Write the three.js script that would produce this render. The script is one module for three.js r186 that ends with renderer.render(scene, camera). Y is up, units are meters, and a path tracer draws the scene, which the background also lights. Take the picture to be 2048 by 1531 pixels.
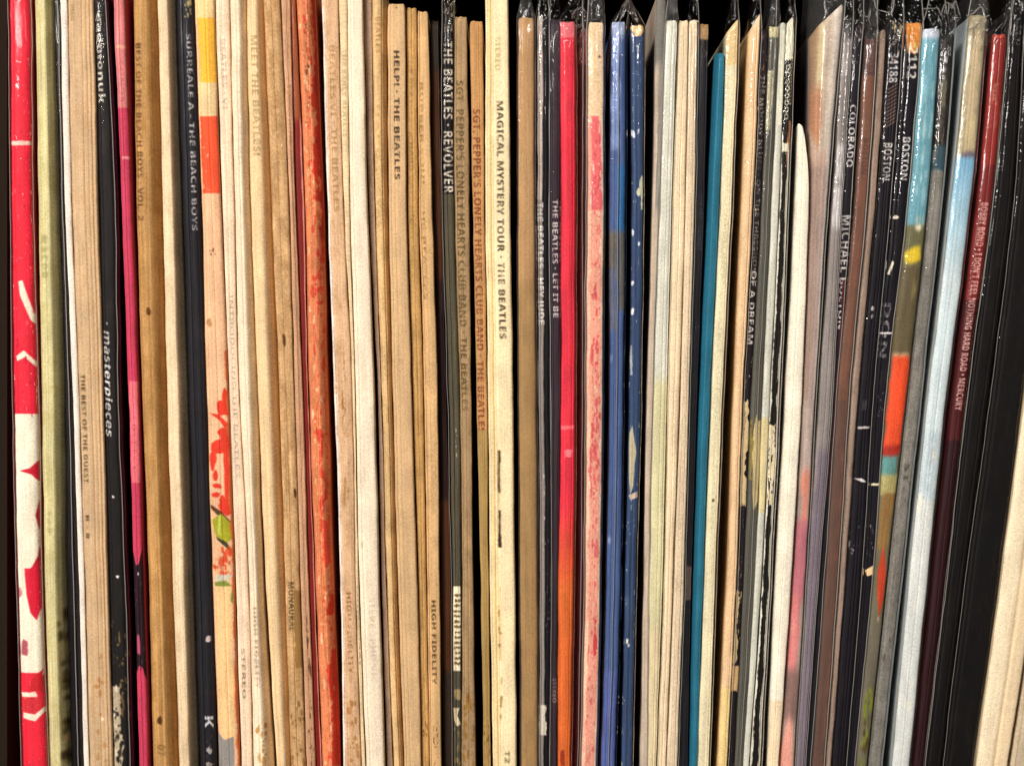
import * as THREE from 'three';
import { RectAreaLightUniformsLib } from 'three/addons/lights/RectAreaLightUniformsLib.js';
import { mergeGeometries } from 'three/addons/utils/BufferGeometryUtils.js';

// ---------------------------------------------------------------- camera, light, exposure
const PX = 1e-4, DIST = 0.45;                       // one photograph pixel is 0.1 mm on the plane of the spines
const scene = new THREE.Scene();
scene.background = new THREE.Color(0, 0, 0);
const camera = new THREE.PerspectiveCamera(2 * Math.atan(765.5 * PX / DIST) * 180 / Math.PI, 2048 / 1531, 0.01, 10);
camera.position.set(0, 0, DIST);
camera.lookAt(0, 0, 0);
const renderer = new THREE.WebGLRenderer({ antialias: true });
renderer.toneMapping = THREE.LinearToneMapping;
renderer.toneMappingExposure = 0.72;
renderer.shadowMap.enabled = true;
RectAreaLightUniformsLib.init();
const WARM = new THREE.Color(1.0, 0.93, 0.88);
const KEY_AND_FILL = [   // position, aim, width, height, radiance
  { at: [-0.52, 0.42, 0.95], w: 0.4, h: 0.34, power: 58 },
  { at: [0.3, 0.5, 1.1], w: 0.3, h: 0.3, power: 10 },  // added fill light that lifts the right side of the row
];
for (const l of KEY_AND_FILL) {
  const r = new THREE.RectAreaLight(WARM, l.power, l.w, l.h);
  r.position.set(...l.at); r.lookAt(0, 0, 0); scene.add(r);
}

// ---------------------------------------------------------------- helpers
const X = (px, z = 0) => (px - 1024) * PX * (DIST - z) / DIST;
const Y = (py, z = 0) => (765.5 - py) * PX * (DIST - z) / DIST;
const FLOOR_PY = 3150;
function rng(seed) { let s = seed >>> 0; return () => { s = (s + 0x6D2B79F5) >>> 0; let t = s; t = Math.imul(t ^ (t >>> 15), t | 1); t ^= t + Math.imul(t ^ (t >>> 7), t | 61); return ((t ^ (t >>> 14)) >>> 0) / 4294967296; }; }
function hash(x, y, s) { let h = Math.imul(x, 374761393) ^ Math.imul(y, 668265263) ^ Math.imul(s, 2147483647 - 1013); h = Math.imul(h ^ (h >>> 13), 1274126177); return ((h ^ (h >>> 16)) >>> 0) / 4294967296; }
function vn(x, y, s) {
  const xi = Math.floor(x), yi = Math.floor(y); let fx = x - xi, fy = y - yi; fx = fx * fx * (3 - 2 * fx); fy = fy * fy * (3 - 2 * fy);
  const a = hash(xi, yi, s), b = hash(xi + 1, yi, s), c = hash(xi, yi + 1, s), d = hash(xi + 1, yi + 1, s);
  return a + (b - a) * fx + (c - a + (a - b - c + d) * fx) * fy;
}
const used = {};
function numbered(n) { const k = used[n] = (used[n] ?? -1) + 1; return k ? `${n}_${String(k).padStart(3, '0')}` : n; }
function shadow(m) { m.castShadow = m.receiveShadow = true; return m; }
function mesh(name, geo, mat, parent) { const m = shadow(new THREE.Mesh(geo, mat)); m.name = name; parent.add(m); return m; }
const KY = [0, 400, 780, 1160, 1531];
const SLOPE = [[-200, .03], [600, .03], [1000, .012], [1240, -.02], [1400, -.05], [1700, -.09], [2300, -.12]];
function slope(px) { for (let i = 1; i < SLOPE.length; i++) if (px <= SLOPE[i][0] || i === SLOPE.length - 1) { const [a, sa] = SLOPE[i - 1], [b, sb] = SLOPE[i]; return sa + (sb - sa) * (px - a) / (b - a); } }
function edge(a, py) {       // smooth line through five measured points; goes on with the row's own lean below
  if (py <= 0) return a[0] + (a[1] - a[0]) / 400 * py;
  if (py >= 1531) return a[4] + 0.3 * slope(a[4]) * (py - 1531);
  let i = 0; while (py > KY[i + 1]) i++;
  const h = KY[i + 1] - KY[i], t = (py - KY[i]) / h, d = (k) => k <= 0 ? (a[1] - a[0]) / 400 : k >= 4 ? (a[4] - a[3]) / 371 : (a[k + 1] - a[k - 1]) / (KY[k + 1] - KY[k - 1]);
  const t2 = t * t, t3 = t2 * t;
  return (2 * t3 - 3 * t2 + 1) * a[i] + (t3 - 2 * t2 + t) * h * d(i) + (-2 * t3 + 3 * t2) * a[i + 1] + (t3 - t2) * h * d(i + 1);
}
function grid(nu, nv, f) {   // f(i, j) -> [x, y, z, u, v]
  const p = [], uv = [], ix = [];
  for (let j = 0; j <= nv; j++) for (let i = 0; i <= nu; i++) { const q = f(i, j); p.push(q[0], q[1], q[2]); uv.push(q[3], q[4]); }
  for (let j = 0; j < nv; j++) for (let i = 0; i < nu; i++) { const a = j * (nu + 1) + i, b = a + 1, c = a + nu + 1, d = c + 1; ix.push(a, c, b, b, c, d); }
  const g = new THREE.BufferGeometry();
  g.setAttribute('position', new THREE.Float32BufferAttribute(p, 3)); g.setAttribute('uv', new THREE.Float32BufferAttribute(uv, 2)); g.setIndex(ix); g.computeVertexNormals();
  return g;
}

// ---------------------------------------------------------------- print and paper
const TY0 = -80, TY1 = 1620, TH = 2048, TW = 80;
const ty = (py) => (py - TY0) / (TY1 - TY0) * TH;
const FONT = { sans: 'sans-serif', serif: 'serif', mono: 'monospace' };
function painter(ctx, seed) {
  const R = rng(seed), g = {
    R,
    band(y0, y1, color, u0 = 0, u1 = 1, rag = 0) {
      ctx.fillStyle = color; ctx.beginPath();
      const s = Math.floor(R() * 9999), n = Math.max(3, Math.round((y1 - y0) / 2.5)), q = (y, k) => rag * ((vn(y * .035, k, s) - .5) * 1.1 + (vn(y * .2, k + 7, s) - .5) * .5 + (R() - .5) * .12), e = (u, k) => rag * 16 * (vn(u * 7, k, s) - .5);
      for (let i = 0; i <= n; i++) { const y = y0 + (y1 - y0) * i / n; ctx.lineTo((u0 + (u0 > 0 ? q(y, 1) : 0)) * TW, ty(y)); }
      for (let i = 0; i <= 12; i++) { const u = u0 + (u1 - u0) * i / 12; ctx.lineTo(u * TW, ty(y1 + e(u, 3))); }
      for (let i = n; i >= 0; i--) { const y = y0 + (y1 - y0) * i / n; ctx.lineTo((u1 + (u1 < 1 ? q(y, 2) : 0)) * TW, ty(y)); }
      for (let i = 12; i >= 0; i--) { const u = u0 + (u1 - u0) * i / 12; ctx.lineTo(u * TW, ty(y0 + e(u, 5))); }
      ctx.closePath(); ctx.fill();
    },
    poly(color, pts) { ctx.fillStyle = color; ctx.beginPath(); for (const [u, y] of pts) ctx.lineTo(u * TW, ty(y)); ctx.closePath(); ctx.fill(); },
    blob(color, u, y, ru, ry) {
      ctx.fillStyle = color; ctx.beginPath(); const s = Math.floor(R() * 9999);
      for (let k = 0; k < 20; k++) { const a = k / 20 * Math.PI * 2, r = .62 + .7 * vn(Math.cos(a) * 1.6 + 5, Math.sin(a) * 1.6 + 5, s); ctx.lineTo((u + Math.cos(a) * ru * r) * TW, ty(y + Math.sin(a) * ry * r)); }
      ctx.closePath(); ctx.fill();
    },
    blobs(color, n, y0, y1, u0, u1, s0, s1, asp = 2) { for (let k = 0; k < n; k++) { const s = s0 + (s1 - s0) * R() * R(); ctx.globalAlpha = .55 + .4 * R(); g.blob(color, u0 + (u1 - u0) * R(), y0 + (y1 - y0) * R(), s / 40 , s * (0.6 + asp * R()), 0); } ctx.globalAlpha = 1; },
    fade(y0, y1, c0, c1, u0 = 0, u1 = 1) { const q = ctx.createLinearGradient(0, ty(y0), 0, ty(y1)); q.addColorStop(0, c0); q.addColorStop(1, c1); ctx.fillStyle = q; ctx.fillRect(u0 * TW, ty(y0), (u1 - u0) * TW, ty(y1) - ty(y0)); },
    lines(color, n, y0, y1, u0, u1, l0, l1, w) { for (let k = 0; k < n; k++) { const l = l0 + (l1 - l0) * R() * R(), y = y0 + (y1 - y0) * R(), u = u0 + (u1 - u0) * R(); ctx.globalAlpha = .1 + .14 * R(); ctx.fillStyle = color; ctx.beginPath(); ctx.ellipse(u * TW, ty(y), w * (0.35 + .5 * R()), l * .9, 0, 0, 7); ctx.fill(); ctx.globalAlpha = 1; } },
    text(str, y0, y1, u, h, color, o = {}) {
      const hh = Math.ceil(ty(y1) - ty(y0)) + 8, c2 = document.createElement('canvas'); c2.width = TW; c2.height = hh; const t = c2.getContext('2d');
      t.font = `${o.weight ?? 'bold'} 100px ${FONT[o.font ?? 'sans']}`; t.fillStyle = color; t.globalAlpha = o.alpha ?? 1; t.textBaseline = 'alphabetic';
      const m = t.measureText(str).width;
      t.translate((u - h / 2) * TW, 4); t.rotate(Math.PI / 2); t.scale((ty(y1) - ty(y0)) / m, h * TW / 72);
      if (o.slant) t.transform(1, 0, -o.slant, 1, 0, 0);
      t.fillText(str, 0, 0);
      const im = t.getImageData(0, 0, TW, hh), a = im.data, s = Math.floor(R() * 9999), worn = o.worn ?? .38;
      for (let y = 0; y < hh; y++) for (let x = 0; x < TW; x++) { const k = (y * TW + x) * 4 + 3; if (a[k]) { const q = .35 * vn(x * .3, y * .35, s) + .35 * vn(x * .6, y * .7, s + 1) + .3 * vn(x * .06, y * .03, s + 2); a[k] *= Math.max(.08, Math.min(1, 1.25 - worn * 2.2 * Math.max(0, q - .3) / .4)); } }
      t.putImageData(im, 0, 0); ctx.drawImage(c2, 0, ty(y0) - 4);
    },
  };
  return g;
}
function inkBleed(a, w, h, rx, ry) {        // ink soaks a little into the board: a small box blur each way
  const o = new Float32Array(w * h * 3);
  for (let j = 0; j < h; j++) for (let q = 0; q < 3; q++) for (let i = 0; i < w; i++) { let s = 0; for (let k = -rx; k <= rx; k++) s += a[(j * w + Math.max(0, Math.min(w - 1, i + k))) * 4 + q]; o[(j * w + i) * 3 + q] = s / (2 * rx + 1); }
  for (let i = 0; i < w; i++) for (let q = 0; q < 3; q++) for (let j = 0; j < h; j++) { let s = 0; for (let k = -ry; k <= ry; k++) s += o[(Math.max(0, Math.min(h - 1, j + k)) * w + i) * 3 + q]; a[(j * w + i) * 4 + q] = s / (2 * ry + 1); }
}
function spineTexture(d, seed) {
  const c = document.createElement('canvas'); c.width = TW; c.height = TH;
  const ctx = c.getContext('2d');
  ctx.fillStyle = d.color; ctx.fillRect(0, 0, TW, TH);
  const g = painter(ctx, seed * 77 + 5);
  if (d.paint) d.paint(g);
  const im = ctx.getImageData(0, 0, TW, TH), a = im.data; inkBleed(a, TW, TH, 2, 1); inkBleed(a, TW, TH, 2, 1); if (d.soft) { inkBleed(a, TW, TH, 3, d.soft); inkBleed(a, TW, TH, 2, d.soft); }
  const s = (d.streak ?? 0.1) * .95, gr = d.grain ?? 0.085, w = d.wear ?? .16, wc = new THREE.Color(d.wearColor ?? '#d8c8a4'), st = d.stain ?? 0.25, sc = new THREE.Color(d.stainColor ?? '#6b4a22');
  const wr = [wc.r, wc.g, wc.b].map((v) => 255 * Math.pow(v, 1 / 2.2)), sr = [sc.r, sc.g, sc.b].map((v) => 255 * Math.pow(v, 1 / 2.2));
  const wpx = (d.R[2] - d.L[2]) || 20, ux = wpx / TW;
  for (let j = 0; j < TH; j++) for (let i = 0; i < TW; i++) {
    const k = (j * TW + i) * 4, x = i * ux;
    const f = 1 + s * (vn(x * .5, j * .004, seed) - .5) * .9 + s * (vn(x * .9, j * .02, seed + 9) - .5) * .5 + gr * (vn(x * .5, j * .4, seed + 3) - .5) * 1.3 + gr * (vn(x * .9, j * .8, seed + 4) - .5) * 1.2 + gr * (hash(i >> 1, j, seed + 1) - .5) * .8 + .1 * (vn(x * .06, j * .02, seed + 21) - .5);
    const sm = Math.max(0, vn(x * .1, j * .03, seed + 31) * .5 + vn(x * .4, j * .2, seed + 32) * .3 + vn(x * .8, j * .6, seed + 33) * .2 - (1 - st) * .78) * 2.2 * st;
    const e = Math.min(i, TW - 1 - i) / TW;
    let wv = 0;
    if (w > 0) { const q = vn(x * .35, j * .05, seed + 41) * .55 + vn(x * .9, j * .22, seed + 42) * .45 + Math.max(0, .16 - e) * 1.6 * w; wv = Math.min(1, Math.max(0, (q - (1.02 - .34 * w)) * 9)); }
    for (let q = 0; q < 3; q++) { let v = a[k + q] * f; v += (sr[q] - v) * Math.min(.55, sm); v += (wr[q] - v) * wv; a[k + q] = v < 0 ? 0 : v > 255 ? 255 : v; }
  }
  ctx.putImageData(im, 0, 0);
  const t = new THREE.CanvasTexture(c); t.colorSpace = THREE.SRGBColorSpace; t.wrapS = THREE.ClampToEdgeWrapping; t.wrapT = THREE.RepeatWrapping; t.anisotropy = 8;
  return t;
}
const fibre = (() => {
  const w = 128, h = 1024, a = new Uint8Array(w * h * 4);
  for (let j = 0; j < h; j++) for (let i = 0; i < w; i++) {
    const v = .3 * vn(i * .12, j * .06, 5) + .35 * vn(i * .12, j * .55, 6) + .35 * vn(i * .3, j * .9, 7), k = (j * w + i) * 4; a[k] = a[k + 1] = a[k + 2] = v * 255; a[k + 3] = 255;
  }
  const t = new THREE.DataTexture(a, w, h); t.wrapS = t.wrapT = THREE.RepeatWrapping; t.magFilter = THREE.LinearFilter; t.minFilter = THREE.LinearFilter; t.needsUpdate = true; return t;
})();

// ---------------------------------------------------------------- plastic outer sleeves
const film = new THREE.MeshPhysicalMaterial({ color: 0xffffff, transmission: 1, thickness: 0, roughness: 0.06, ior: 1.4, bumpMap: fibre, bumpScale: .00005, side: THREE.DoubleSide });
const filmCloudy = new THREE.MeshPhysicalMaterial({ color: 0xfbfaf6, transmission: .97, thickness: 0, roughness: 0.12, ior: 1.42, bumpMap: fibre, bumpScale: .00005, side: THREE.DoubleSide });
const weld = new THREE.MeshPhysicalMaterial({ color: 0xd8d5ce, transmission: .72, thickness: 0, roughness: 0.25, ior: 1.45 });

function profileZ(t, d, w) {           // t -1..1 across the spine; depth in metres relative to the front line
  const b = Math.min((d.bulge ?? .3) * w, .0022), p = d.round ?? 2.6;
  let z = -b + b * Math.pow(Math.max(0, 1 - Math.pow(Math.abs(t), p)), 1 / p);
  const k = d.skew ?? 0, q = Math.max(0, t * Math.sign(k));
  z -= Math.abs(k) * w * q * q;
  for (const gv of d.grooves) { const u = (t + 1) / 2 - gv[0]; z -= gv[1] * 1e-3 * Math.exp(-u * u / (gv[2] * gv[2])); }
  return z;
}
function build(d, n) {
  const R0 = rng(n * 31 + 7); d.grooves ??= Array.from({ length: d.R[2] - d.L[2] > 14 ? 1 + Math.floor(R0() * 2.4) : 0 }, () => [.1 + .8 * R0(), .08 + .16 * R0(), .018 + .02 * R0()]);
  const z0 = d.z ?? 0, top = d.top ?? -40, topL = d.topL ?? top, topR = d.topR ?? top, root = new THREE.Group();
  root.name = numbered('record_jacket');
  root.userData = { label: d.label, category: 'record', group: 'record jackets standing in a row' };
  const cx = X((d.L[4] + d.R[4]) / 2), floorY = Y(FLOOR_PY);
  root.position.set(cx, floorY, 0); scene.add(root);
  const wob = (py, s) => (d.wobble ?? 1) * ((vn(py * .012, 0, s) - .5) * 1.6 + (vn(py * .05, 1, s) - .5) * .8);
  const lo = (py) => X(edge(d.L, py) + wob(py, n * 2 + 1), z0), hi = (py) => X(Math.max(edge(d.R, py) + wob(py, n * 2 + 2), edge(d.L, py) + 2.5), z0);
  const NU = 30, rowsN = 150, rows = [];
  for (let j = 0; j <= rowsN; j++) { const s = j / rowsN; rows.push(s < .08 ? s / .08 * 26 : s < .85 ? 26 + (s - .08) / .77 * (1560 - Math.min(topL, topR)) : 0); }
  const tMin = Math.min(topL, topR);
  for (let j = 0; j <= rowsN; j++) { const s = j / rowsN; if (s >= .85) rows[j] = (1586 - tMin) + (s - .85) / .15 * (FLOOR_PY - 1586); }
  const front = (i, j) => {
    const u = i / NU, t = u * 2 - 1, depth = rows[j];                 // depth below the jacket's own top, in pixels
    const tp = topL + (topR - topL) * Math.pow(u, d.topPow ?? 1) + (vn(u * 4, 3, n) - .5) * 3;
    const py = depth + tp + (tMin - tp) * Math.min(1, depth / (FLOOR_PY - tMin));
    const a = lo(py), b = hi(py), w = b - a;
    const c = Math.max(0, 1 - depth / (d.crown ?? 14)), x = (a + b) / 2 + (b - a) / 2 * t * (1 - .1 * c * c);
    const z = z0 + profileZ(t, d, w) - .0006 * c * c + (vn(py * .02, u * 2, n + 50) - .5) * .00012;
    const y = py >= FLOOR_PY - .5 ? floorY : Math.max(floorY, Y(py, z0));
    return [x - cx, y - floorY, z, u, 1 - (py - TY0) / (TY1 - TY0)];
  };
  const sg = grid(NU, rowsN, front);
  // cap over the top of the spine
  const cap = grid(NU, 1, (i, j) => { const q = front(i, 0); return j ? q : [q[0], q[1] - .00005, z0 - .004, q[3], q[4]]; });
  const tex = spineTexture(d, n + 1);
  const bump = fibre.clone(); bump.repeat.set(.4, 1.6); bump.offset.set(n * .37 % 1, n * .61 % 1);
  const mat = new THREE.MeshPhysicalMaterial({ map: tex, roughness: d.rough ?? .62, bumpMap: fibre, bumpScale: d.bump ?? .00004, clearcoat: (d.gloss ?? 0) * .5, clearcoatRoughness: .16, specularIntensity: .35, side: THREE.DoubleSide });
  mesh('spine', mergeGeometries([sg, cap]), mat, root);
  // the two boards behind the spine
  const cm = new THREE.MeshStandardMaterial({ color: d.cover ?? d.color, roughness: .7, side: THREE.DoubleSide });
  const nb = 40, pys = Array.from({ length: nb + 1 }, (_, k) => k / nb), DEEP = -.305;
  for (const side of [-1, 1]) {
    const board = grid(4, nb, (i, j) => {
      const tp = side < 0 ? topL : topR, py = tp + 3 + (FLOOR_PY - tp - 3) * pys[j], a = lo(py), b = hi(py), h = (b - a) / 2, zf = z0 + profileZ(side, d, b - a);
      const back = z0 - .0005 + (DEEP - z0) * [0, .02, .1, .5, 1][i], z = i ? Math.min(zf, back) : zf;
      return [(a + b) / 2 + side * h * (i ? .94 : 1) - cx, Math.max(floorY, Y(py, z0)) - floorY, z, i / 4, j / nb];
    });
    mesh(side < 0 ? 'front_board' : 'back_board', board, cm, root);
  }
  for (const f of d.flaps ?? []) flap(root, n, ...f, z0);
  if (d.sleeve) sleeve(d, n, root, { lo, hi, z0, cx, floorY, topL, topR });
  return root;
}
function sleeve(d, n, root, k) {
  const o = { top: -60, gap: 3, crumple: 1, seams: [1], film, ...d.sleeve }, N = 120;
  const pyAt = (j) => { const s = j / N; return s < .3 ? o.top + (90 - o.top) * s / .3 : s < .9 ? 90 + (s - .3) / .6 * 1500 : 1590 + (s - .9) / .1 * (FLOOR_PY - 1592); };
  const shape = (t, py) => {
    const a = k.lo(py), b = k.hi(py), tp = (k.topL + k.topR) / 2, above = Math.max(0, tp - py), h = (b - a) / 2;
    const pinch = 1 - (o.pinch ?? .5) * Math.min(1, above / 60), e = o.gap * PX, tc = Math.max(0, Math.min(1, (tp + 70 - py) / 60)), cr = 1 + (.6 + o.crumple) * tc;
    const x = (a + b) / 2 + t * (h + e * (Math.abs(t) > .9 ? 1 : .5)) * pinch + (vn(py * .012 + t, n, 70) - .5) * .00009 * cr + (o.lean ?? 0) * above * PX;
    const z = k.z0 + profileZ(t * .98, d, b - a) + e * .8 + (vn(py * .02, t * 1.7 + 9, n + 71) - .5) * .00018 * cr + (vn(py * .1, t * 3, n + 72) - .5) * .00007 * cr * cr * (.15 + tc);
    return [x, Y(py, k.z0), z];
  };
  const nu = 14;
  const g = grid(nu + 4, N, (i, j) => {
    const py = pyAt(j), t = Math.max(-1, Math.min(1, (i - 2) / nu * 2 - 1)), q = shape(t, py);
    const back = i === 0 || i === nu + 4 ? -.014 : i === 1 || i === nu + 3 ? -.006 : 0;
    return [q[0] - k.cx, Math.max(k.floorY, q[1]) - k.floorY, back ? Math.min(q[2], k.z0 + back) : q[2], i / (nu + 4), j / N];
  });
  const m = mesh('plastic_sleeve', g, o.film, root);
  for (const t of o.seams) {
    const pts = []; for (let j = 0; j <= 70; j++) { const py = o.top - 2 + (1600 - o.top) * j / 70, q = shape(t, py); pts.push(new THREE.Vector3(q[0] - k.cx, q[1] - k.floorY, q[2] + .0001)); }
    mesh('seam', new THREE.TubeGeometry(new THREE.CatmullRomCurve3(pts), 160, (o.weld ?? .00009) * .8, 5), weld, m);
  }
}

function flap(root, n, x0, x1, y0, y1, z0) {   // a torn, crumpled tongue of sleeve above a jacket
  const cx = root.position.x, fy = root.position.y, s = n * 13, N = 16, M = 16;
  const P = (i, j) => { const u = i / N, v = j / M, px = x0 + (x1 - x0) * u + (vn(u * 3, v * 4, s) - .5) * (x1 - x0) * .5, py = y0 + (y1 - y0) * v + (vn(u * 5, 2, s + 1) - .5) * (y1 - y0) * .6 * (1 - v); return [X(px, z0) - cx, Y(py, z0) - fy, z0 + .001 + (vn(u * 4, v * 5, s + 2) - .5) * .0026 + (vn(u * 9, v * 11, s + 3) - .5) * .0011, u, v]; };
  const m = mesh('torn_sleeve_edge', grid(N, M, P), film, root);
  const pts = Array.from({ length: N + 1 }, (_, i) => new THREE.Vector3(...P(i, 0).slice(0, 3)));
  mesh('rim', new THREE.TubeGeometry(new THREE.CatmullRomCurve3(pts), 60, .00011, 5), weld, m);
}
// ---------------------------------------------------------------- the bookcase around the row
const caseMat = new THREE.MeshPhysicalMaterial({ color: '#241d16', roughness: .9, specularIntensity: .15, bumpMap: fibre, bumpScale: .0002 });
{
  const c = new THREE.Group(); c.name = 'bookcase'; c.userData = { label: 'dark brown bookcase that holds the row of records', category: 'bookcase' };
  const fl = Y(FLOOR_PY), x0 = X(13.5, -.006), x1 = X(2330), tp = .135, z1 = -.006, z2 = -.34;
  c.position.set(0, fl - .018, 0); scene.add(c);
  const put = (name, w, h, dd, x, y, z) => { const m = mesh(name, new THREE.BoxGeometry(w, h, dd), caseMat, c); m.position.set(x, y - fl + .018, z); };
  put('side_panel', .018, tp - fl + .036, z1 - z2, x0 - .009, (tp + fl) / 2, (z1 + z2) / 2);
  put('side_panel', .018, tp - fl + .036, z1 - z2, x1 + .009, (tp + fl) / 2, (z1 + z2) / 2);
  put('shelf_board', x1 - x0 - .0004, .018, z1 + .006 - z2, (x0 + x1) / 2, fl - .0092, (z1 + .006 + z2) / 2);
  put('added_shade_board', x1 - x0 - .0004, .018, z1 - z2 - .03, (x0 + x1) / 2, tp + .009, (z1 - .03 + z2) / 2);  // unseen board, added to keep the back panel in shade
  put('back_panel', x1 - x0 - .0004, tp - fl - .0004, .006, (x0 + x1) / 2, (tp + fl) / 2, z2 + .0035);
}
// the key lamp in front of the bookcase, and an added fill panel
{
  const housing = new THREE.MeshStandardMaterial({ color: '#d8d4cc', roughness: .5 }), glow = new THREE.MeshStandardMaterial({ color: '#ffffff', emissive: WARM, emissiveIntensity: 1.2, roughness: .8 });
  KEY_AND_FILL.forEach((l, i) => {
    const g = new THREE.Group(); g.name = numbered('light_panel'); g.position.set(...l.at); g.lookAt(0, 0, 0); scene.add(g);
    g.userData = { label: i ? 'added square fill light panel in front of the bookcase' : 'wide panel lamp in front of the bookcase', category: 'lamp' };
    const h = mesh('housing', new THREE.BoxGeometry(l.w + .03, l.h + .03, .03), housing, g); h.position.z = -.021;
    const f = mesh('diffuser', new THREE.BoxGeometry(l.w, l.h, .002), glow, g); f.position.z = -.004;
  });
}

// ---------------------------------------------------------------- the records, along the row; L and R are the edges of each spine at five heights
const CREAM = '#e6c592', PALE = '#f1dcb6', TAN = '#caa468', BLACK = '#17141a';
const clear = (o = {}) => ({ ...o });
const RECORDS = [
  { label: 'scarlet record jacket with cream brush shapes, at the row end beside the dark panel', L: [17, 21, 25, 33, 43], R: [58, 62, 73, 79, 92], color: '#e8283c', bulge: .3, round: 2.4, gloss: .2, wear: .55, wearColor: '#f3c9bb', streak: .1, stain: .1, stainColor: '#8c0c1c', sleeve: clear({ seams: [-1, 1], film: 0 }),
    paint(g) {
      g.band(281, 290, '#f0c8b4', 0, 1, .1); const W = '#f4ead0';
      g.poly(W, [[.3, 562], [.5, 560], [1, 628], [1, 648], [.82, 640], [.38, 590]]); g.poly(W, [[.15, 712], [.5, 700], [1, 722], [1, 734], [.55, 714], [.2, 722]]);
      g.band(827, 1136, W, 0, 1); g.poly('#c91f33', [[1, 920], [.65, 936], [.2, 941], [.7, 948], [1, 962]]); g.poly('#b5182a', [[1, 1000], [.85, 1030], [1, 1060], [1, 1090], [.92, 1112], [.6, 1140], [.3, 1150], [1, 1150]]);
      g.band(1136, 1150, W, 0, .35); g.band(1148, 1345, W, 0, 1); g.poly('#d81e38', [[.35, 1146], [1, 1120], [1, 1215], [.8, 1240], [.55, 1225], [.4, 1190]]);
      g.blob('#c98389', .1, 1185, .12, 10); g.blob('#b55a66', .22, 1295, .16, 16); g.poly('#d3262f', [[1, 1338], [.6, 1352], [.3, 1380], [1, 1384]]);
      g.lines('#b04034', 30, 1345, 1390, .1, .9, 2, 6, 5); g.band(1384, 1394, W, .1, .7, .2); g.band(1394, 1428, '#d8303a', 0, 1, .2); g.poly(W, [[.1, 1424], [.6, 1428], [1, 1412], [1, 1422], [.6, 1442], [.1, 1436]]);
      g.lines('#a30f20', 14, 0, 830, .1, .9, 20, 120, 2); g.blobs('#c81830', 50, 0, 830, 0, 1, 1, 4, 4); g.blobs('#f0606a', 50, 0, 830, 0, 1, .6, 2.2, 3); } },
  { soft: 3, label: 'yellow green record jacket with a rounded spine, next to the scarlet one', L: [67, 73, 79, 86, 97], R: [107, 119, 128, 131, 142], z: -.0008, color: '#cdc48e', skew: 2.4, bulge: .4, streak: .2, stain: .4, stainColor: '#a89650', gloss: .2,
    paint(g) { g.lines('#b0ab62', 40, 0, 1500, 0, .6, 30, 160, 3); g.lines('#eae2b0', 24, 0, 1500, .1, .5, 40, 200, 4);
      g.text('At & C O D', 468, 556, .3, .24, '#3c3a1a', { font: 'serif', alpha: .85 }); g.text('S 2 D', 1020, 1068, .32, .12, '#4a4018', { alpha: .7 }); g.blobs('#c8a86e', 30, 1280, 1531, .2, .9, 1, 4); g.blobs('#3c3418', 30, 1200, 1531, .6, 1, 2, 5, 6); } },
  { label: 'thin black record jacket between the yellow green and wide cream ones', L: [108, 120, 129, 133, 143], R: [119, 128, 143, 155, 165], z: -.003, color: '#141015', wear: .2, wearColor: '#57505c', rough: .35, sleeve: clear({ seams: [.2], weld: .00013 }) },
  { label: 'slim chalk white record jacket pressed against the wide cream box', L: [120, 128, 144, 157, 167], R: [134, 142, 156, 168, 178], color: '#ece0d0', bulge: .35, streak: .08, stain: .15, grooves: [] },
  { label: 'wide cream box record jacket with stacked ridges and small black title', L: [135, 143, 157, 169, 179], R: [186, 195, 205, 215, 225], color: '#c8a880', bulge: .1, round: 4, grooves: [[.55, .3, .025], [.72, .25, .02], [.87, .35, .025]], streak: .12, stain: .35, stainColor: '#b57f45',
    paint(g) { g.lines('#b78e55', 26, 0, 1531, .3, .95, 60, 300, 2); g.text('STEREO', 8, 42, .16, .13, '#5d4a2a', { alpha: .8 }); g.text('THE BEST OF THE GUEST', 748, 966, .18, .17, '#3a2a12'); g.text('R - 8', 1028, 1078, .2, .15, '#33230e'); g.blobs('#b07a45', 12, 1290, 1531, .3, .8, 2, 7); g.blob('#f3dfbf', .62, 1437, .06, 4); } },
  { label: 'black record jacket with rounded white lettering, beside the wide cream box', L: [187, 197, 206, 217, 226], R: [212, 232, 238, 252, 262], z: -.0006, color: '#171312', wear: .3, wearColor: '#6a6258', gloss: .2, sleeve: clear({ seams: [.8], weld: .00012 }),
    paint(g) { g.text('eadmonuk', 24, 206, .36, .44, '#f1ecda', { font: 'sans' }); g.text('· masterpieces', 640, 872, .32, .44, '#efeae2', { slant: .2 }); g.blob('#d7d0c4', .4, 993, .08, 3); g.blob('#e8e2d6', .5, 1153, .1, 3); g.lines('#f0ead8', 8, 1230, 1330, 0, .3, 3, 12, 6);
      g.blobs('#8f7340', 26, 1260, 1430, .3, 1, 1, 5, 5); g.band(1372, 1540, '#b9aa8c', .05, .52, .18); g.blobs('#17120e', 26, 1385, 1540, .05, .55, 2, 5); g.blobs('#f0e6cc', 14, 1370, 1531, .05, .5, 1, 4); } },
  { label: 'crimson pink record jacket with a black patch low on its spine', L: [225, 241, 255, 267, 277], R: [248, 262, 275, 286, 297], color: '#c83e5a', bulge: .4, z: -.0002, gloss: .5, wear: .15, wearColor: '#e4a09a', streak: .14, stainColor: '#8c1c34',
    paint(g) { g.band(-80, 215, '#d27a78', 0, 1); g.band(90, 96, '#e3a184', .1, 1, .2); g.text('SONGS', 120, 205, .5, .5, '#a84450', { alpha: .6, worn: .75 }); g.band(312, 318, '#e89094', .3, 1, .2); g.band(762, 965, '#e5717a', .1, 1, .12); g.text('C O L L E C T', 830, 940, .5, .4, '#b03a4a', { alpha: .7, worn: .75 });
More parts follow.
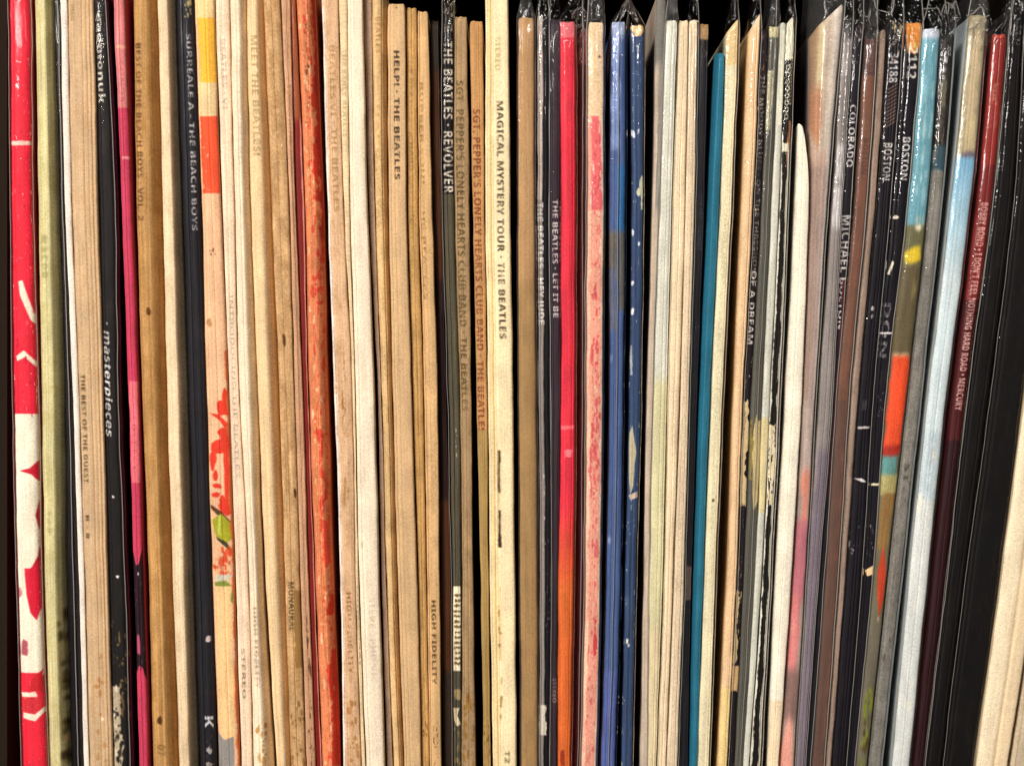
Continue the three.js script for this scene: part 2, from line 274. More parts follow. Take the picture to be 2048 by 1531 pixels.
      g.poly('#241018', [[0, 1100], [.3, 1130], [.6, 1128], [1, 1095], [1, 1360], [.7, 1335], [.3, 1330], [0, 1345]]); g.blob('#cfc0c4', .5, 1147, .1, 4); g.blobs('#4b3440', 14, 1130, 1340, .1, .9, 2, 5); g.blob('#b9506e', .3, 1290, .2, 20); } },
  { label: 'golden tan record jacket with dark brown title beside the crimson pink one', L: [264, 270, 281, 295, 304], R: [312, 322, 328, 341, 354], color: '#b98c54', skew: .8, bulge: .35, streak: .2, stain: .45, stainColor: '#8a5a1e',
    paint(g) { g.lines('#9a6422', 34, 0, 1531, .4, 1, 60, 260, 3); g.lines('#e2b674', 20, 0, 1531, .15, .6, 50, 240, 4); g.text('BEST OF THE BEACH BOYS · VOL. 2', 84, 442, .2, .22, '#4a2a0e', { weight: 'bold', alpha: .9 }); g.blob('#5b3410', .42, 622, .1, 9); g.blob('#4b2a0c', .35, 1440, .1, 10); g.text('07', 1488, 1512, .4, .3, '#5a3a14', { alpha: .7 }); } },
  { label: 'cream record jacket whose edge turns back toward the black one with dotted lettering', L: [313, 323, 331, 343, 357], R: [350, 362, 375, 386, 396], color: '#e6cda6', skew: 2.2, bulge: .4, streak: .14, stain: .25,
    paint(g) { g.lines('#c9ab74', 24, 0, 1531, 0, .7, 50, 200, 3); g.lines('#8d6c35', 8, 1380, 1531, .2, .6, 30, 90, 4); } },
  { label: 'black record jacket with broken white capital lettering beside the flowered one', L: [351, 363, 376, 387, 399], R: [387, 400, 411, 423, 432], z: -.0012, color: '#1b1a20', wear: .22, wearColor: '#54505a', gloss: .4, bulge: .35, streak: .3, 
    paint(g) { g.blobs('#c5b070', 14, 0, 40, .4, .85, 1, 4); g.text('SURREALE A - THE BEACH BOYS', 66, 462, .66, .3, '#d8d2ce', { weight: 'bold', alpha: .9, worn: .5 }); g.blobs('#1b1a20', 60, 60, 465, .45, .9, .8, 2); g.blob('#c9b8b4', .7, 1277, .16, 6); g.text('K', 1428, 1455, .62, .5, '#e2dedd'); g.blob('#a8a29a', .6, 1500, .16, 7); g.blob('#8a857e', .55, 1528, .2, 5); g.blobs('#5f5146', 12, 1450, 1531, .4, .9, 1, 3); } },
  { label: 'peach record jacket printed with yellow and orange blocks, red flowers and green leaves', L: [388, 402, 412, 424, 437], R: [427, 440, 456, 468, 479], color: '#e8b88e', bulge: .22, round: 3, wear: .12, wearColor: '#f6dcb4', stain: .25, stainColor: '#b06a34',
    paint(g) { g.band(-80, 38, '#eecb8e'); g.band(36, 165, '#f1b63c', .18, 1, .12); g.band(165, 232, '#e9c893'); g.band(232, 386, '#ec5630', .1, 1, .08); g.blobs('#f0a98c', 10, 230, 390, .1, .5, 1, 3); g.blobs('#5d3c1f', 5, 498, 510, .2, 1, 1, 3); g.blob('#b08458', .25, 645, .12, 8);
      const r = '#dd3a25'; g.blob(r, .75, 815, .3, 18); g.blob(r, .85, 795, .15, 22); g.poly(r, [[.1, 826], [.5, 828], [1, 850], [1, 870], [.5, 838]]); for (const [u, y, a, b] of [[.72, 865, .28, 9], [.45, 893, .38, 16], [.75, 883, .25, 30], [.22, 915, .14, 26], [.85, 920, .16, 50], [.3, 950, .1, 12], [.35, 972, .22, 5], [.3, 990, .2, 5], [.75, 1010, .28, 20], [.8, 960, .1, 40], [.6, 1000, .16, 12]]) g.blob(r, u, y, a, b);
      g.poly('#5d3a20', [[.05, 1008], [.5, 1022], [.9, 1042], [.9, 1050], [.4, 1032], [.05, 1016]]); g.poly('#a3a222', [[.08, 1040], [.5, 1026], [1, 1050], [1, 1075], [.7, 1085], [.2, 1070]]); g.poly('#c6d05a', [[.38, 1030], [.48, 1032], [.42, 1072], [.3, 1066]]); g.poly('#3d3a22', [[.2, 1072], [.7, 1084], [.9, 1098], [.8, 1100], [.3, 1080]]);
      g.blobs('#cf4a28', 22, 1092, 1150, .1, .9, 2, 7); g.blobs('#f0b27a', 10, 1095, 1150, .1, .9, 1, 4); g.band(1148, 1162, '#c9c3ac', .1, .8, .3); g.poly('#7f8a3a', [[.1, 1164], [.6, 1160], [.95, 1175], [.9, 1206], [.7, 1198], [.6, 1180], [.15, 1178]]);
      g.band(700, 1531, '#d56d3a', .9, 1, .1); g.band(1172, 1475, '#eec48a', .1, .85, .08); g.poly('#8f8a84', [[0, 1462], [.3, 1480], [.75, 1472], [.75, 1531], [0, 1540]]); g.lines('#c4562a', 12, 1180, 1480, .8, 1, 20, 90, 4); } },
  { label: 'slim pale pinkish cream record jacket with faint title beside the flowered one', L: [428, 444, 457, 470, 482], R: [458, 467, 477, 496, 504], z: -.0008, color: '#eed4b6', bulge: .3, streak: .1, stain: .15, paint(g) { g.text('· BEATLES · VI', 62, 220, .5, .38, '#a08a78', { alpha: .6 }); g.text('INTRODUCING THE BEATLES', 588, 956, .55, .36, '#8d8578', { weight: 'normal', alpha: .8 }); g.text('STEREO', 1295, 1398, .45, .3, '#7a6650', { alpha: .8 }); g.lines('#d9b88c', 20, 0, 1531, 0, 1, 60, 300, 3); } },
  { label: 'ivory record jacket with faint grey lettering beside the short titled cream one', L: [459, 468, 478, 497, 506], R: [490, 497, 512, 522, 544], color: '#f0dcbc', skew: .9, bulge: .35, streak: .1, stain: .2, stainColor: '#b98152', paint(g) { g.text('· BEATLES · HARD', 92, 330, .5, .26, '#b79b84', { alpha: .55, worn: .75 }); g.text('HIGH FIDELITY', 1212, 1376, .4, .3, '#8a6a58', { alpha: .85, worn: .7 }); g.lines('#d2b483', 16, 0, 1531, 0, .8, 60, 300, 3); g.blobs('#b88a4c', 14, 1440, 1531, .1, .9, 2, 6); } },
  { label: 'cream record jacket with short black title, turning back along one edge', L: [492, 500, 514, 530, 552], R: [525, 541, 553, 568, 580], z: -.0004, color: '#e8c898', skew: .8, bulge: .35, streak: .12, stain: .2, paint(g) { g.text('MEET THE BEATLES!', 68, 312, .42, .36, '#8a7448', { alpha: .75 }); g.lines('#caa869', 20, 0, 1531, 0, .8, 60, 280, 3); } },
  { label: 'sandy brown record jacket with worn brown smudge near a dark stencilled word', L: [526, 542, 557, 569, 581], R: [560, 577, 588, 600, 612], color: '#cba372', bulge: .22, round: 3, grooves: [[.5, .18, .05]], streak: .22, stain: .55, stainColor: '#8a6030', paint(g) { g.text("THE BEATLES' SECOND ALBUM", 108, 362, .5, .36, '#a07c4a', { alpha: .7, worn: .75 }); g.blobs('#f0dcb0', 10, 120, 300, .4, .7, 1, 2); g.blob('#5a3e1c', .45, 680, .12, 14); g.blob('#4d3418', .85, 985, .09, 10); g.text('MONAURAL', 1162, 1262, .42, .4, '#3a2a14'); g.band(1180, 1335, '#96703c', .55, 1, .2); g.blobs('#7d5a2c', 26, 1400, 1531, .1, 1, 2, 6); g.lines('#e8c690', 16, 0, 1531, 0, .5, 60, 240, 3); } },
  { label: 'slim dusty tan record jacket beside the sandy brown one', L: [562, 578, 589, 600, 613], R: [580, 590, 605, 617, 631], z: -.0005, color: '#c69a76', bulge: .3, streak: .2, stain: .35, stainColor: '#8f6040', paint(g) { g.text('SOMETHING NEW', 168, 345, .6, .5, '#7a5444', { alpha: .7, worn: .75 }); g.blobs('#5f3a2a', 14, 1240, 1345, .5, .9, 2, 4, 5); g.blobs('#5f3a2a', 8, 1410, 1531, .4, .9, 2, 4); } },
  { soft: 8, label: 'slim maroon record jacket with a painted pink highlight edge, beside the peeling orange one', L: [581, 591, 606, 618, 632], R: [591, 608, 616, 629, 643], z: -.0012, color: '#74170f', gloss: .4, bulge: .3, paint(g) { g.band(-80, 1620, '#d99a8c', .78, .96, .06); g.band(-80, 240, '#8c4a2a', 0, 1, .2); } },  // the long pink band is a highlight painted along the edge
  { label: 'orange record jacket peeled in patches down to bare tan board', L: [592, 609, 617, 630, 644], R: [627, 644, 653, 664, 679], color: '#dd8256', skew: .45, bulge: .35, streak: .2, grain: .1, stain: .4, stainColor: '#8a5020', wear: .35, wearColor: '#f2bb80',
    paint(g) { const r = '#d13a28'; g.band(250, 400, r, .55, .95, .35); g.band(150, 220, r, .6, .95, .4); g.blobs(r, 150, 0, 1531, .3, .98, 1, 4.5, 5); g.blobs('#b85a2c', 60, 0, 1531, .2, .9, .8, 3, 4); g.blobs('#f4cda0', 110, 0, 1531, .1, .8, .8, 3.4, 5); g.band(-80, 480, '#a82a24', .86, 1, .16); g.blobs('#4a2812', 16, 40, 150, .3, .6, 1, 3); g.blobs('#6b4320', 20, 90, 260, .2, .5, 1, 3); g.blobs(r, 8, 480, 530, .6, .95, 3, 7); g.blobs(r, 12, 550, 612, .3, .85, 3, 8); g.blobs(r, 22, 860, 1131, .5, .9, 3, 7, 4); g.band(1040, 1125, '#dd4c34', .5, .9, .25); g.band(1190, 1230, r, .7, 1, .3); g.band(1300, 1531, r, .62, 1, .3); g.blobs('#e89a6a', 24, 700, 1531, .3, .9, 1, 5, 5); g.lines('#5a3312', 22, 640, 960, .3, .6, 6, 30, 4); g.lines('#9a6a24', 20, 1140, 1330, .35, .6, 10, 40, 4); } },
  { label: 'biscuit record jacket with a bright white board edge beside a black gap', L: [643, 654, 668, 680, 686], R: [676, 686, 704, 710, 722], color: '#d8b088', bulge: .15, round: 3.2, grooves: [[.17, .3, .03]], streak: .14, stain: .4, stainColor: '#96632c', paint(g) { g.band(-80, 1620, '#f4eadb', 0, .16, .04); g.text('BEATLES VI · THE BEATLES', 88, 424, .55, .36, '#9a7446', { alpha: .8 }); g.blobs('#9c6a30', 26, 720, 1000, .4, .7, 1, 3, 6); g.text('HIGH FIDELITY', 1182, 1346, .55, .32, '#6a3c1c', { alpha: .9, worn: .7 }); g.blobs('#a87440', 22, 1400, 1531, .3, .9, 2, 7); } },
  { label: 'very thin cream record jacket with tiny title beside the broad ivory one', L: [677, 687, 705, 711, 723], R: [694, 699, 709, 717, 731], color: '#e8cea0', bulge: .4, streak: .1, paint(g) { g.text('THE EARLY BEATLES', 98, 275, .5, .5, '#8a7a58', { alpha: .7 }); g.text('MONAURAL', 1168, 1336, .5, .5, '#5f4a2a', { alpha: .85, worn: .7 }); g.blobs('#8a642c', 10, 1400, 1531, .3, .9, 1, 3); } },
  { label: 'broad clean ivory record jacket beside the narrow dark gap', L: [695, 700, 710, 718, 732], R: [725, 734, 748, 758, 770], color: '#f0dec2', bulge: .2, round: 3.2, streak: .07, stain: .12, paint(g) { g.text('STEREOPHONIC', 1192, 1366, .6, .3, '#9d9478', { alpha: .6, worn: .7 }); g.blob('#cdbf98', .2, 1090, .05, 8); g.lines('#dcc394', 12, 0, 1531, 0, 1, 60, 300, 3); } },
  { label: 'slim grey tan record jacket with mottled lettering in the narrow dark gap', L: [727, 738, 755, 763, 774], R: [743, 749, 762, 772, 786], z: -.0022, color: '#a88e78', bulge: .3, streak: .2, stain: .4, paint(g) { g.text('YESTERDAY AND TODAY', 212, 450, .5, .5, '#7f6858', { alpha: .8, worn: .75 }); } },
  { label: 'honey tan record jacket that turns back beside the broad cream one', L: [744, 750, 763, 773, 787], R: [773, 774, 783, 793, 806], z: -.001, topL: -22, topR: -16, color: '#d8b47e', skew: .9, bulge: .35, streak: .18, stain: .35, paint(g) { g.text('BEATLES', 32, 106, .4, .34, '#7f5c2c', { alpha: .8 }); g.text('HARD DAYS', 205, 440, .3, .3, '#a8884e', { alpha: .8, worn: .75 }); g.lines('#a9803c', 20, 0, 1531, 0, .8, 60, 300, 3); } },
  { label: 'broad cream record jacket with crisp black slanted capitals on its upper spine', L: [775, 777, 785, 795, 808], R: [810, 813, 823, 834, 843], top: 6, color: '#d0ac7e', bulge: .14, round: 3.6, streak: .09, stain: .2, paint(g) { g.text('HELP! · THE BEATLES', 99, 360, .5, .3, '#2c2212', { weight: 'bold', worn: .3 }); g.blob('#5e4318', .5, 15, .05, 2); g.lines('#c9a468', 16, 0, 1531, 0, 1, 60, 300, 3); } },
  { label: 'ochre tan record jacket beside the one with slanted black capitals', L: [812, 815, 825, 836, 844], R: [833, 836, 846, 852, 859], top: 15, z: -.0012, color: '#c0985c', bulge: .3, streak: .18, stain: .4, grooves: [[.55, .15, .05]], paint(g) { g.text('THE BEATLES · A HARD DAYS NIGHT', 108, 480, .4, .4, '#7a5522', { alpha: .75, worn: .75 }); g.blobs('#5e3c10', 8, 1440, 1470, .1, .9, 2, 5); g.lines('#9a7030', 20, 0, 1531, .1, .9, 60, 240, 3); } },
  { label: 'golden cream record jacket with a thin dark line of lettering beside the brown one', L: [835, 838, 848, 854, 860], R: [856, 864, 875, 879, 883], top: 22, color: '#d4ac78', bulge: .2, round: 3, grooves: [[.2, .3, .06]], streak: .13, stain: .3, paint(g) { g.text('RUBBER SOUL · THE BEATLES', 162, 600, .3, .3, '#7b5a2a', { alpha: .85, worn: .75 }); g.text('HIGH FIDELITY', 1198, 1368, .5, .36, '#4a3414'); g.lines('#6b4c1c', 14, 150, 620, .05, .2, 10, 50, 3); g.blobs('#5c4216', 16, 1440, 1531, .3, .7, 1, 4); } },
  { soft: 8, label: 'dark chocolate brown record jacket beside the one with ragged white lettering', L: [859, 866, 877, 881, 886], R: [876, 884, 893, 902, 906], top: 40, z: -.0025, color: '#4c2a14', gloss: .3, bulge: .3, streak: .3, paint(g) { g.band(-80, 140, '#3a3026'); g.band(560, 1000, '#2a1514', 0, 1, .2); g.blobs('#8a8078', 8, 850, 960, .3, .9, .6, 1.5); g.band(1340, 1620, '#33241a'); g.lines('#7a4a1c', 14, 200, 560, .4, 1, 40, 160, 3); } },
  { flaps: [[884, 912, 2, 34]], label: 'narrow black record jacket with ragged bold white lettering and a striped white strip below', L: [886, 887, 898, 905, 908], R: [906, 908, 919, 922, 922], top: 4, z: -.0002, color: '#4f4a3a', gloss: .4, bulge: .35, streak: .3, stain: .3, sleeve: clear({ seams: [-1], weld: .00008, top: -40 }),
    paint(g) { g.band(-80, 388, '#171412'); g.blobs('#cfc2a2', 24, 4, 60, .2, 1, 1, 4); g.text('THE BEATLES · REVOLVER', 82, 386, .5, .86, '#f2e6d2'); g.blobs('#1a1712', 40, 80, 386, .1, 1, .8, 2.4); g.lines('#8a8034', 16, 390, 900, .2, .9, 20, 90, 4); g.blobs('#c8c4a4', 5, 860, 930, .4, .7, 1, 3); g.band(1172, 1341, '#efe2c0', 0, .92); for (let y = 1188; y < 1328; y += 10.5) g.band(y, y + 4.2, '#6d5c38', .15, .9, .2); g.band(1380, 1400, '#a08a60', .1, .9, .4); g.poly('#d6c6a0', [[0, 1415], [.8, 1415], [.5, 1430], [1, 1448], [.4, 1452], [.1, 1440]]); g.blobs('#9a8458', 24, 1455, 1531, .1, 1, 1, 5); } },
  { label: 'olive tan record jacket with long dark spaced title beside a black gap', L: [909, 909, 920, 924, 923], R: [933, 939, 942, 946, 952], top: 32, z: -.0002, color: '#a68862', bulge: .2, round: 3, streak: .16, stain: .4, stainColor: '#5c4a28', paint(g) { g.text("SGT. PEPPER'S LONELY HEARTS CLUB BAND · THE BEATLES", 160, 822, .42, .52, '#433514', { weight: 'bold', alpha: .85 }); g.blobs('#c09a64', 16, 480, 820, .1, .8, 1, 3); g.blob('#9a5a28', .5, 1395, .12, 12); g.blobs('#8c6428', 26, 1400, 1531, .1, .9, 2, 6, 3); } },
  { label: 'caramel record jacket with long rust coloured spaced title beside the pale yellow one', L: [938, 945, 953, 961, 967], R: [965, 969, 974, 977, 982], top: 41, z: -.0004, color: '#b88a56', bulge: .2, round: 3, streak: .13, stain: .3, stainColor: '#8c5a26', paint(g) { g.text("SGT. PEPPER'S LONELY HEARTS CLUB BAND · THE BEATLES", 217, 866, .42, .6, '#6a2c14', { weight: 'bold', alpha: .9 }); g.band(860, 1620, '#a88a52', 0, 1, .1); g.blobs('#6a5426', 12, 1440, 1531, .1, .9, 2, 5); } },
  { label: 'broad pale yellow gatefold record jacket with spaced black title, standing tallest in the row', L: [971, 971, 976, 980, 986], R: [1017, 1021, 1026, 1030, 1034], top: -30, z: .0008, color: '#f4e0b2', bulge: .14, round: 3.4, grooves: [[.12, .35, .03], [.26, .3, .025], [.36, .2, .02]], streak: .06, stain: .12, stainColor: '#c9a050', rough: .5,
    paint(g) { g.band(-80, 1620, '#e6cc94', .1, .3, .04); g.text('STEREO', 74, 142, .52, .24, '#9d8848', { alpha: .7 }); g.text('MAGICAL MYSTERY TOUR · THE BEATLES', 200, 678, .6, .25, '#2e2616', { weight: 'bold', worn: .4 }); g.lines('#2c1c0a', 8, 835, 1095, .36, .4, 20, 90, 5); g.band(1020, 1094, '#2a180a', .37, .47, .05); g.band(900, 985, '#3a240e', .37, .44, .05); g.band(1172, 1320, '#d6ab62', .36, .4, .03); g.blobs('#8d6a2c', 12, 1160, 1480, .34, .42, 1, 3, 6); g.text('T2', 1500, 1526, .6, .2, '#4a3a1c', { alpha: .8 }); } },
  { soft: 14, label: 'fawn brown record jacket with bare spine beside the dark maroon gap', L: [1037, 1037, 1038, 1041, 1043], R: [1068, 1069, 1072, 1075, 1075], top: 34, color: '#bc9260', bulge: .25, round: 2.8, streak: .13, stain: .3, stainColor: '#84592a', sleeve: clear({ seams: [], top: -50, film: 1, pinch: .8 }), paint(g) { g.band(560, 1620, '#a8834e', 0, 1, .1); g.lines('#8a6434', 24, 400, 1531, .4, 1, 60, 260, 3); g.lines('#d2a768', 16, 0, 1531, 0, .8, 60, 260, 3); } },
  { label: 'black record jacket in a grey edged sleeve with bold white title', L: [1075, 1075, 1077, 1079, 1078], R: [1099, 1098, 1101, 1103, 1099], top: 30, z: -.0006, color: '#141216', bulge: .35, gloss: .2, sleeve: clear({ seams: [-.7, .9], weld: .0001, top: -40, crumple: 1.4 }), paint(g) { g.band(-80, 1620, '#8d847e', .02, .46, .05); g.band(30, 400, '#b8aaa0', .02, .42, .1); g.text('THE BEATLES · HEY JUDE', 404, 650, .28, .5, '#f4f0e8'); g.blobs('#e6e0d8', 12, 950, 1100, .0, .5, .6, 2); g.blobs('#8a8280', 24, 1060, 1300, .5, .9, .6, 2, 4); g.band(1410, 1470, '#d6cdbb', .1, .6, .2); } },
  { label: 'slim dark plum record jacket with small white title beside the red one', L: [1100, 1099, 1102, 1104, 1100], R: [1119, 1119, 1120, 1116, 1113], top: 38, z: -.0006, color: '#332a33', bulge: .3, gloss: .5, streak: .25, sleeve: clear({ seams: [-.9], weld: .00008, top: -40, crumple: 1.6 }), paint(g) { g.text('THE BEATLES · LET IT BE', 398, 636, .58, .55, '#e4dcd6'); g.blobs('#d8d0d0', 10, 110, 260, .2, .7, .6, 2); g.text('STEREO', 1355, 1405, .6, .6, '#b8a49c', { alpha: .8 }); } },
  { label: 'bright red record jacket turning orange toward the bottom, in a clear sleeve', L: [1121, 1122, 1123, 1117, 1116], R: [1151, 1151, 1151, 1147, 1141], top: 43, z: .0004, color: '#de3344', bulge: .32, round: 2.5, gloss: .4, wear: .3, wearColor: '#f0988c', streak: .2, stain: .15, stainColor: '#9c1222', sleeve: clear({ seams: [], top: -30, crumple: 1.8, lean: .3 }),
    paint(g) { g.band(-80, 75, '#e06a70', 0, 1, .1); g.band(850, 858, '#ef6a70', .1, .9, .2); g.band(900, 915, '#f0808a', .2, .8, .3); g.fade(1000, 1180, '#de3344', '#d86a30'); g.band(1179, 1620, '#d86a30'); g.band(1500, 1531, '#9a3414', .2, .55, .1); g.lines('#b01a28', 14, 200, 1000, .5, .9, 40, 160, 3); } },  // paler pink top band paints the sleeve glare into the spine colour
  { flaps: [[1148, 1174, 24, 70], [1150, 1172, 60, 110]], label: 'slim dark maroon record jacket in a glossy sleeve between the red and peeling pink ones', L: [1154, 1153, 1153, 1149, 1143], R: [1173, 1171, 1170, 1168, 1160], top: 60, z: -.003, color: '#3c1014', bulge: .3, gloss: .5, sleeve: clear({ seams: [.3], weld: .00016, top: -40, crumple: 2 }), paint(g) { g.band(60, 130, '#7a3834', .2, 1, .3); g.band(-80, 1620, '#5a2024', .4, .6, .1); } },
  { label: 'salmon pink record jacket with peeling red print and a bare cream top', L: [1178, 1175, 1173, 1171, 1163], R: [1207, 1208, 1205, 1201, 1193], top: 43, z: .0002, color: '#f0a58f', bulge: .22, round: 3, grain: .12, streak: .1, stain: .2, stainColor: '#c8404a', wear: .5, wearColor: '#f6d2bd', sleeve: clear({ seams: [-1], top: -35, weld: .00013, pinch: .1, film: 1 }),
    paint(g) { g.band(-80, 232, '#efd0aa'); g.blob('#7c5a44', .72, 113, .1, 3); g.band(232, 420, '#ea6a6e', .2, 1, .08); g.blobs('#f6d6c0', 40, 236, 440, .1, .95, .8, 3.4, 4); g.poly('#efd0aa', [[.62, 220], [.9, 220], [.85, 250], [.72, 240]]); g.blobs('#d8454e', 110, 240, 1000, .3, .85, 1, 4.5, 4); g.blobs('#dc5a60', 120, 800, 1531, .2, .8, 1, 5, 4); g.blobs('#f7d6c0', 60, 420, 1531, .1, .9, .8, 3.5, 3); g.band(-80, 1620, '#f7dcc8', .88, 1, .1); g.band(420, 1531, '#f6c8ac', 0, .2, .14); g.blobs('#a8906a', 10, 920, 980, .4, .8, 1, 2.5); g.band(1240, 1310, '#d8333e', .62, .8, .14); g.blobs('#f3a890', 26, 1300, 1531, .1, .9, 2, 6); g.lines('#c22f3c', 14, 260, 1300, .55, .75, 10, 50, 5); } },
  { soft: 6, label: 'slate blue record jacket in a clear sleeve beside the battered navy one', L: [1224, 1220, 1220, 1214, 1203], R: [1251, 1251, 1247, 1242, 1230], top: 43, z: 0, color: '#485e8c', bulge: .3, round: 2.6, gloss: .5, streak: .22, stain: .3, stainColor: '#2c3c60', sleeve: clear({ seams: [0], top: -40, weld: .0001, crumple: 1.2, pinch: .9, lean: .4 }),
    paint(g) { g.band(-80, 70, '#a3afcf', 0, 1, .1); g.band(70, 300, '#7c92c0', .05, .6, .2); g.band(330, 462, '#2f6496', .45, 1, .1); g.band(462, 538, '#6d6456', 0, .42, .06); g.band(462, 620, '#5b5a58', .5, 1, .12); g.band(540, 660, '#5f6474', 0, .4, .2); g.blob('#c7cbe6', .05, 717, .12, 3); g.blob('#bcc0e2', .15, 1080, .14, 4); g.blob('#e2e4f2', .35, 1347, .1, 4); g.band(1340, 1620, '#55649c', 0, 1, .2); g.lines('#8fa4cc', 14, 100, 1400, .1, .5, 60, 240, 3); } },
  { label: 'battered navy record jacket with chipped paper spots and a bare cream top corner', L: [1260, 1264, 1259, 1251, 1243], R: [1289, 1286, 1281, 1272, 1264], top: 50, z: -.0004, color: '#364a6c', bulge: .3, wear: .55, wearColor: '#c9ccc0', gloss: .4, streak: .25, sleeve: clear({ seams: [], top: -40, pinch: .9, lean: -.3 }),
    paint(g) { g.poly('#e6be86', [[0, 30], [1, 30], [1, 60], [.75, 72], [.35, 72], [0, 56]]); g.blobs('#8fa6bc', 12, 75, 200, .3, .9, 1, 3); g.blob('#dfe4ea', .15, 268, .2, 8); g.blob('#c8d0dc', .6, 262, .1, 5); g.blob('#dcd8b8', .6, 385, .2, 10); g.band(350, 420, '#d9d6ba', .8, .95, .2); g.blob('#e8ecee', .7, 487, .1, 5); g.blob('#ced6de', .1, 465, .12, 8); g.blob('#e8e8ea', .12, 566, .12, 5); g.blob('#e8e8e8', .15, 622, .14, 7); g.band(690, 750, '#a9b0b2', .02, .2, .1); g.poly('#b7ad8e', [[.05, 865], [.3, 850], [.55, 880], [.75, 905], [.6, 925], [.55, 970], [.25, 990], [.05, 940]]); g.poly('#d0bca8', [[.1, 990], [.9, 982], [.95, 994], [.3, 1000]]); g.blobs('#c9cdd2', 14, 1000, 1070, .1, .7, .8, 2.5); g.lines('#aeb6c2', 6, 1200, 1260, .3, .4, 20, 50, 4); g.blob('#e6e2d4', .3, 1282, .15, 6); g.blob('#ddd6c4', .45, 1290, .15, 4); } },
  { soft: 10, label: 'slim greyish beige record jacket against the off white one', L: [1312, 1306, 1294, 1288, 1280], R: [1333, 1319, 1306, 1299, 1296], top: -10, z: -.0016, color: '#baa894', bulge: .35, streak: .18, stain: .3, stainColor: '#6c625a', paint(g) { g.band(-80, 130, '#77736c'); g.band(130, 420, '#8c867c', .4, 1, .15); g.lines('#dcc9ac', 14, 100, 1531, 0, .4, 80, 300, 3); } },
  { soft: 14, label: 'off white record jacket with a greenish tinge lower down', L: [1335, 1321, 1308, 1300, 1297], R: [1356, 1344, 1334, 1326, 1312], top: 40, color: '#dfe0d4', bulge: .2, round: 3, streak: .07, stain: .12, stainColor: '#b0b090', gloss: .2, sleeve: clear({ seams: [-1], weld: .0001, top: -40, film: 1 }), paint(g) { g.band(760, 1620, '#e2dcb0', 0, 1, .2); g.band(1250, 1620, '#e9d8b0', 0, 1, .2); g.lines('#c6c4a8', 12, 300, 1531, .2, .9, 80, 300, 3); } },
  { label: 'light cream record jacket beside the off white one', L: [1361, 1346, 1336, 1328, 1314], R: [1378, 1370, 1359, 1345, 1332], top: 40, z: -.0003, color: '#ead6b2', bulge: .25, streak: .12, stain: .2, paint(g) { g.lines('#cbae78', 22, 0, 1531, 0, 1, 60, 300, 3); g.blobs('#b49a66', 10, 40, 120, .1, .9, 1, 3); } },
  { label: 'dull cream record jacket freckled with grey along the lower half, beside a black one', L: [1379, 1372, 1362, 1349, 1334], R: [1396, 1390, 1378, 1369, 1355], top: 40, z: 0, color: '#e0ccac', bulge: .25, streak: .12, stain: .25, sleeve: clear({ seams: [.95], weld: .00009, top: -40 }), paint(g) { g.blobs('#b0a288', 40, 640, 1160, .3, .8, .8, 2.6); g.lines('#c9a97c', 10, 40, 500, .2, .8, 60, 200, 3); } },
  { label: 'black record jacket with a tan torn top beside the teal one', L: [1402, 1391, 1380, 1369, 1357], R: [1419, 1410, 1397, 1384, 1377], top: 47, z: -.0012, color: '#1d1b20', bulge: .3, wear: .15, wearColor: '#4e4a50', gloss: .4, paint(g) { g.band(40, 78, '#a9875c', 0, 1, .2); g.blobs('#8d7c5e', 14, 70, 120, .2, .8, 1, 4); g.text('CHICAGO · TRANSIT', 385, 500, .55, .5, '#6d6870', { alpha: .8, worn: .75 }); g.blobs('#6a6670', 10, 640, 700, .4, .8, .6, 2); g.band(1132, 1200, '#5c4c44', .3, 1, .3); } },
  { label: 'teal record jacket with a rounded glossy spine beside the slim cream one', L: [1437, 1414, 1396, 1384, 1378], R: [1456, 1440, 1422, 1408, 1395], topL: 104, topR: 108, z: -.0004, color: '#266c84', skew: -1.4, bulge: .4, gloss: .5, streak: .16, stain: .2, stainColor: '#16505e', paint(g) { g.lines('#dfeaea', 8, 240, 1400, .7, .9, 20, 90, 3); } },
  { label: 'slim cream record jacket with a wide bare top and faint lettering, beside the teal one', L: [1456, 1442, 1424, 1409, 1396], R: [1479, 1464, 1446, 1431, 1418], topL: 62, topR: 36, z: .0002, color: '#eadfb8', bulge: .2, round: 3, streak: .1, stain: .25, stainColor: '#a89a6a', sleeve: clear({ seams: [1], top: -50, weld: .00009 }), paint(g) { g.band(-80, 130, '#e8cb94', 0, 1, .1); g.text('ROLLING STONES · GREATEST · HOT ROCKS · COLLECTION', 340, 1060, .55, .34, '#b7a87e', { alpha: .7, weight: 'normal', worn: .75 }); g.blob('#6a5a3a', .5, 1000, .12, 3); g.blobs('#c4b488', 30, 300, 1200, .3, .8, .8, 3); } },
  { label: 'peach cream record jacket with a peaked bare top beside ragged black lettering', L: [1500, 1485, 1469, 1455, 1436], R: [1523, 1507, 1487, 1473, 1454], topL: 62, topR: 26, z: 0, color: '#e8c69a', skew: -.4, bulge: .25, streak: .1, stain: .2, sleeve: clear({ seams: [1], top: -40, weld: .0001 }), paint(g) { g.lines('#d2a76c', 14, 0, 1531, 0, .8, 60, 300, 3); g.band(1375, 1620, '#e6cb8c', 0, 1, .1); } },
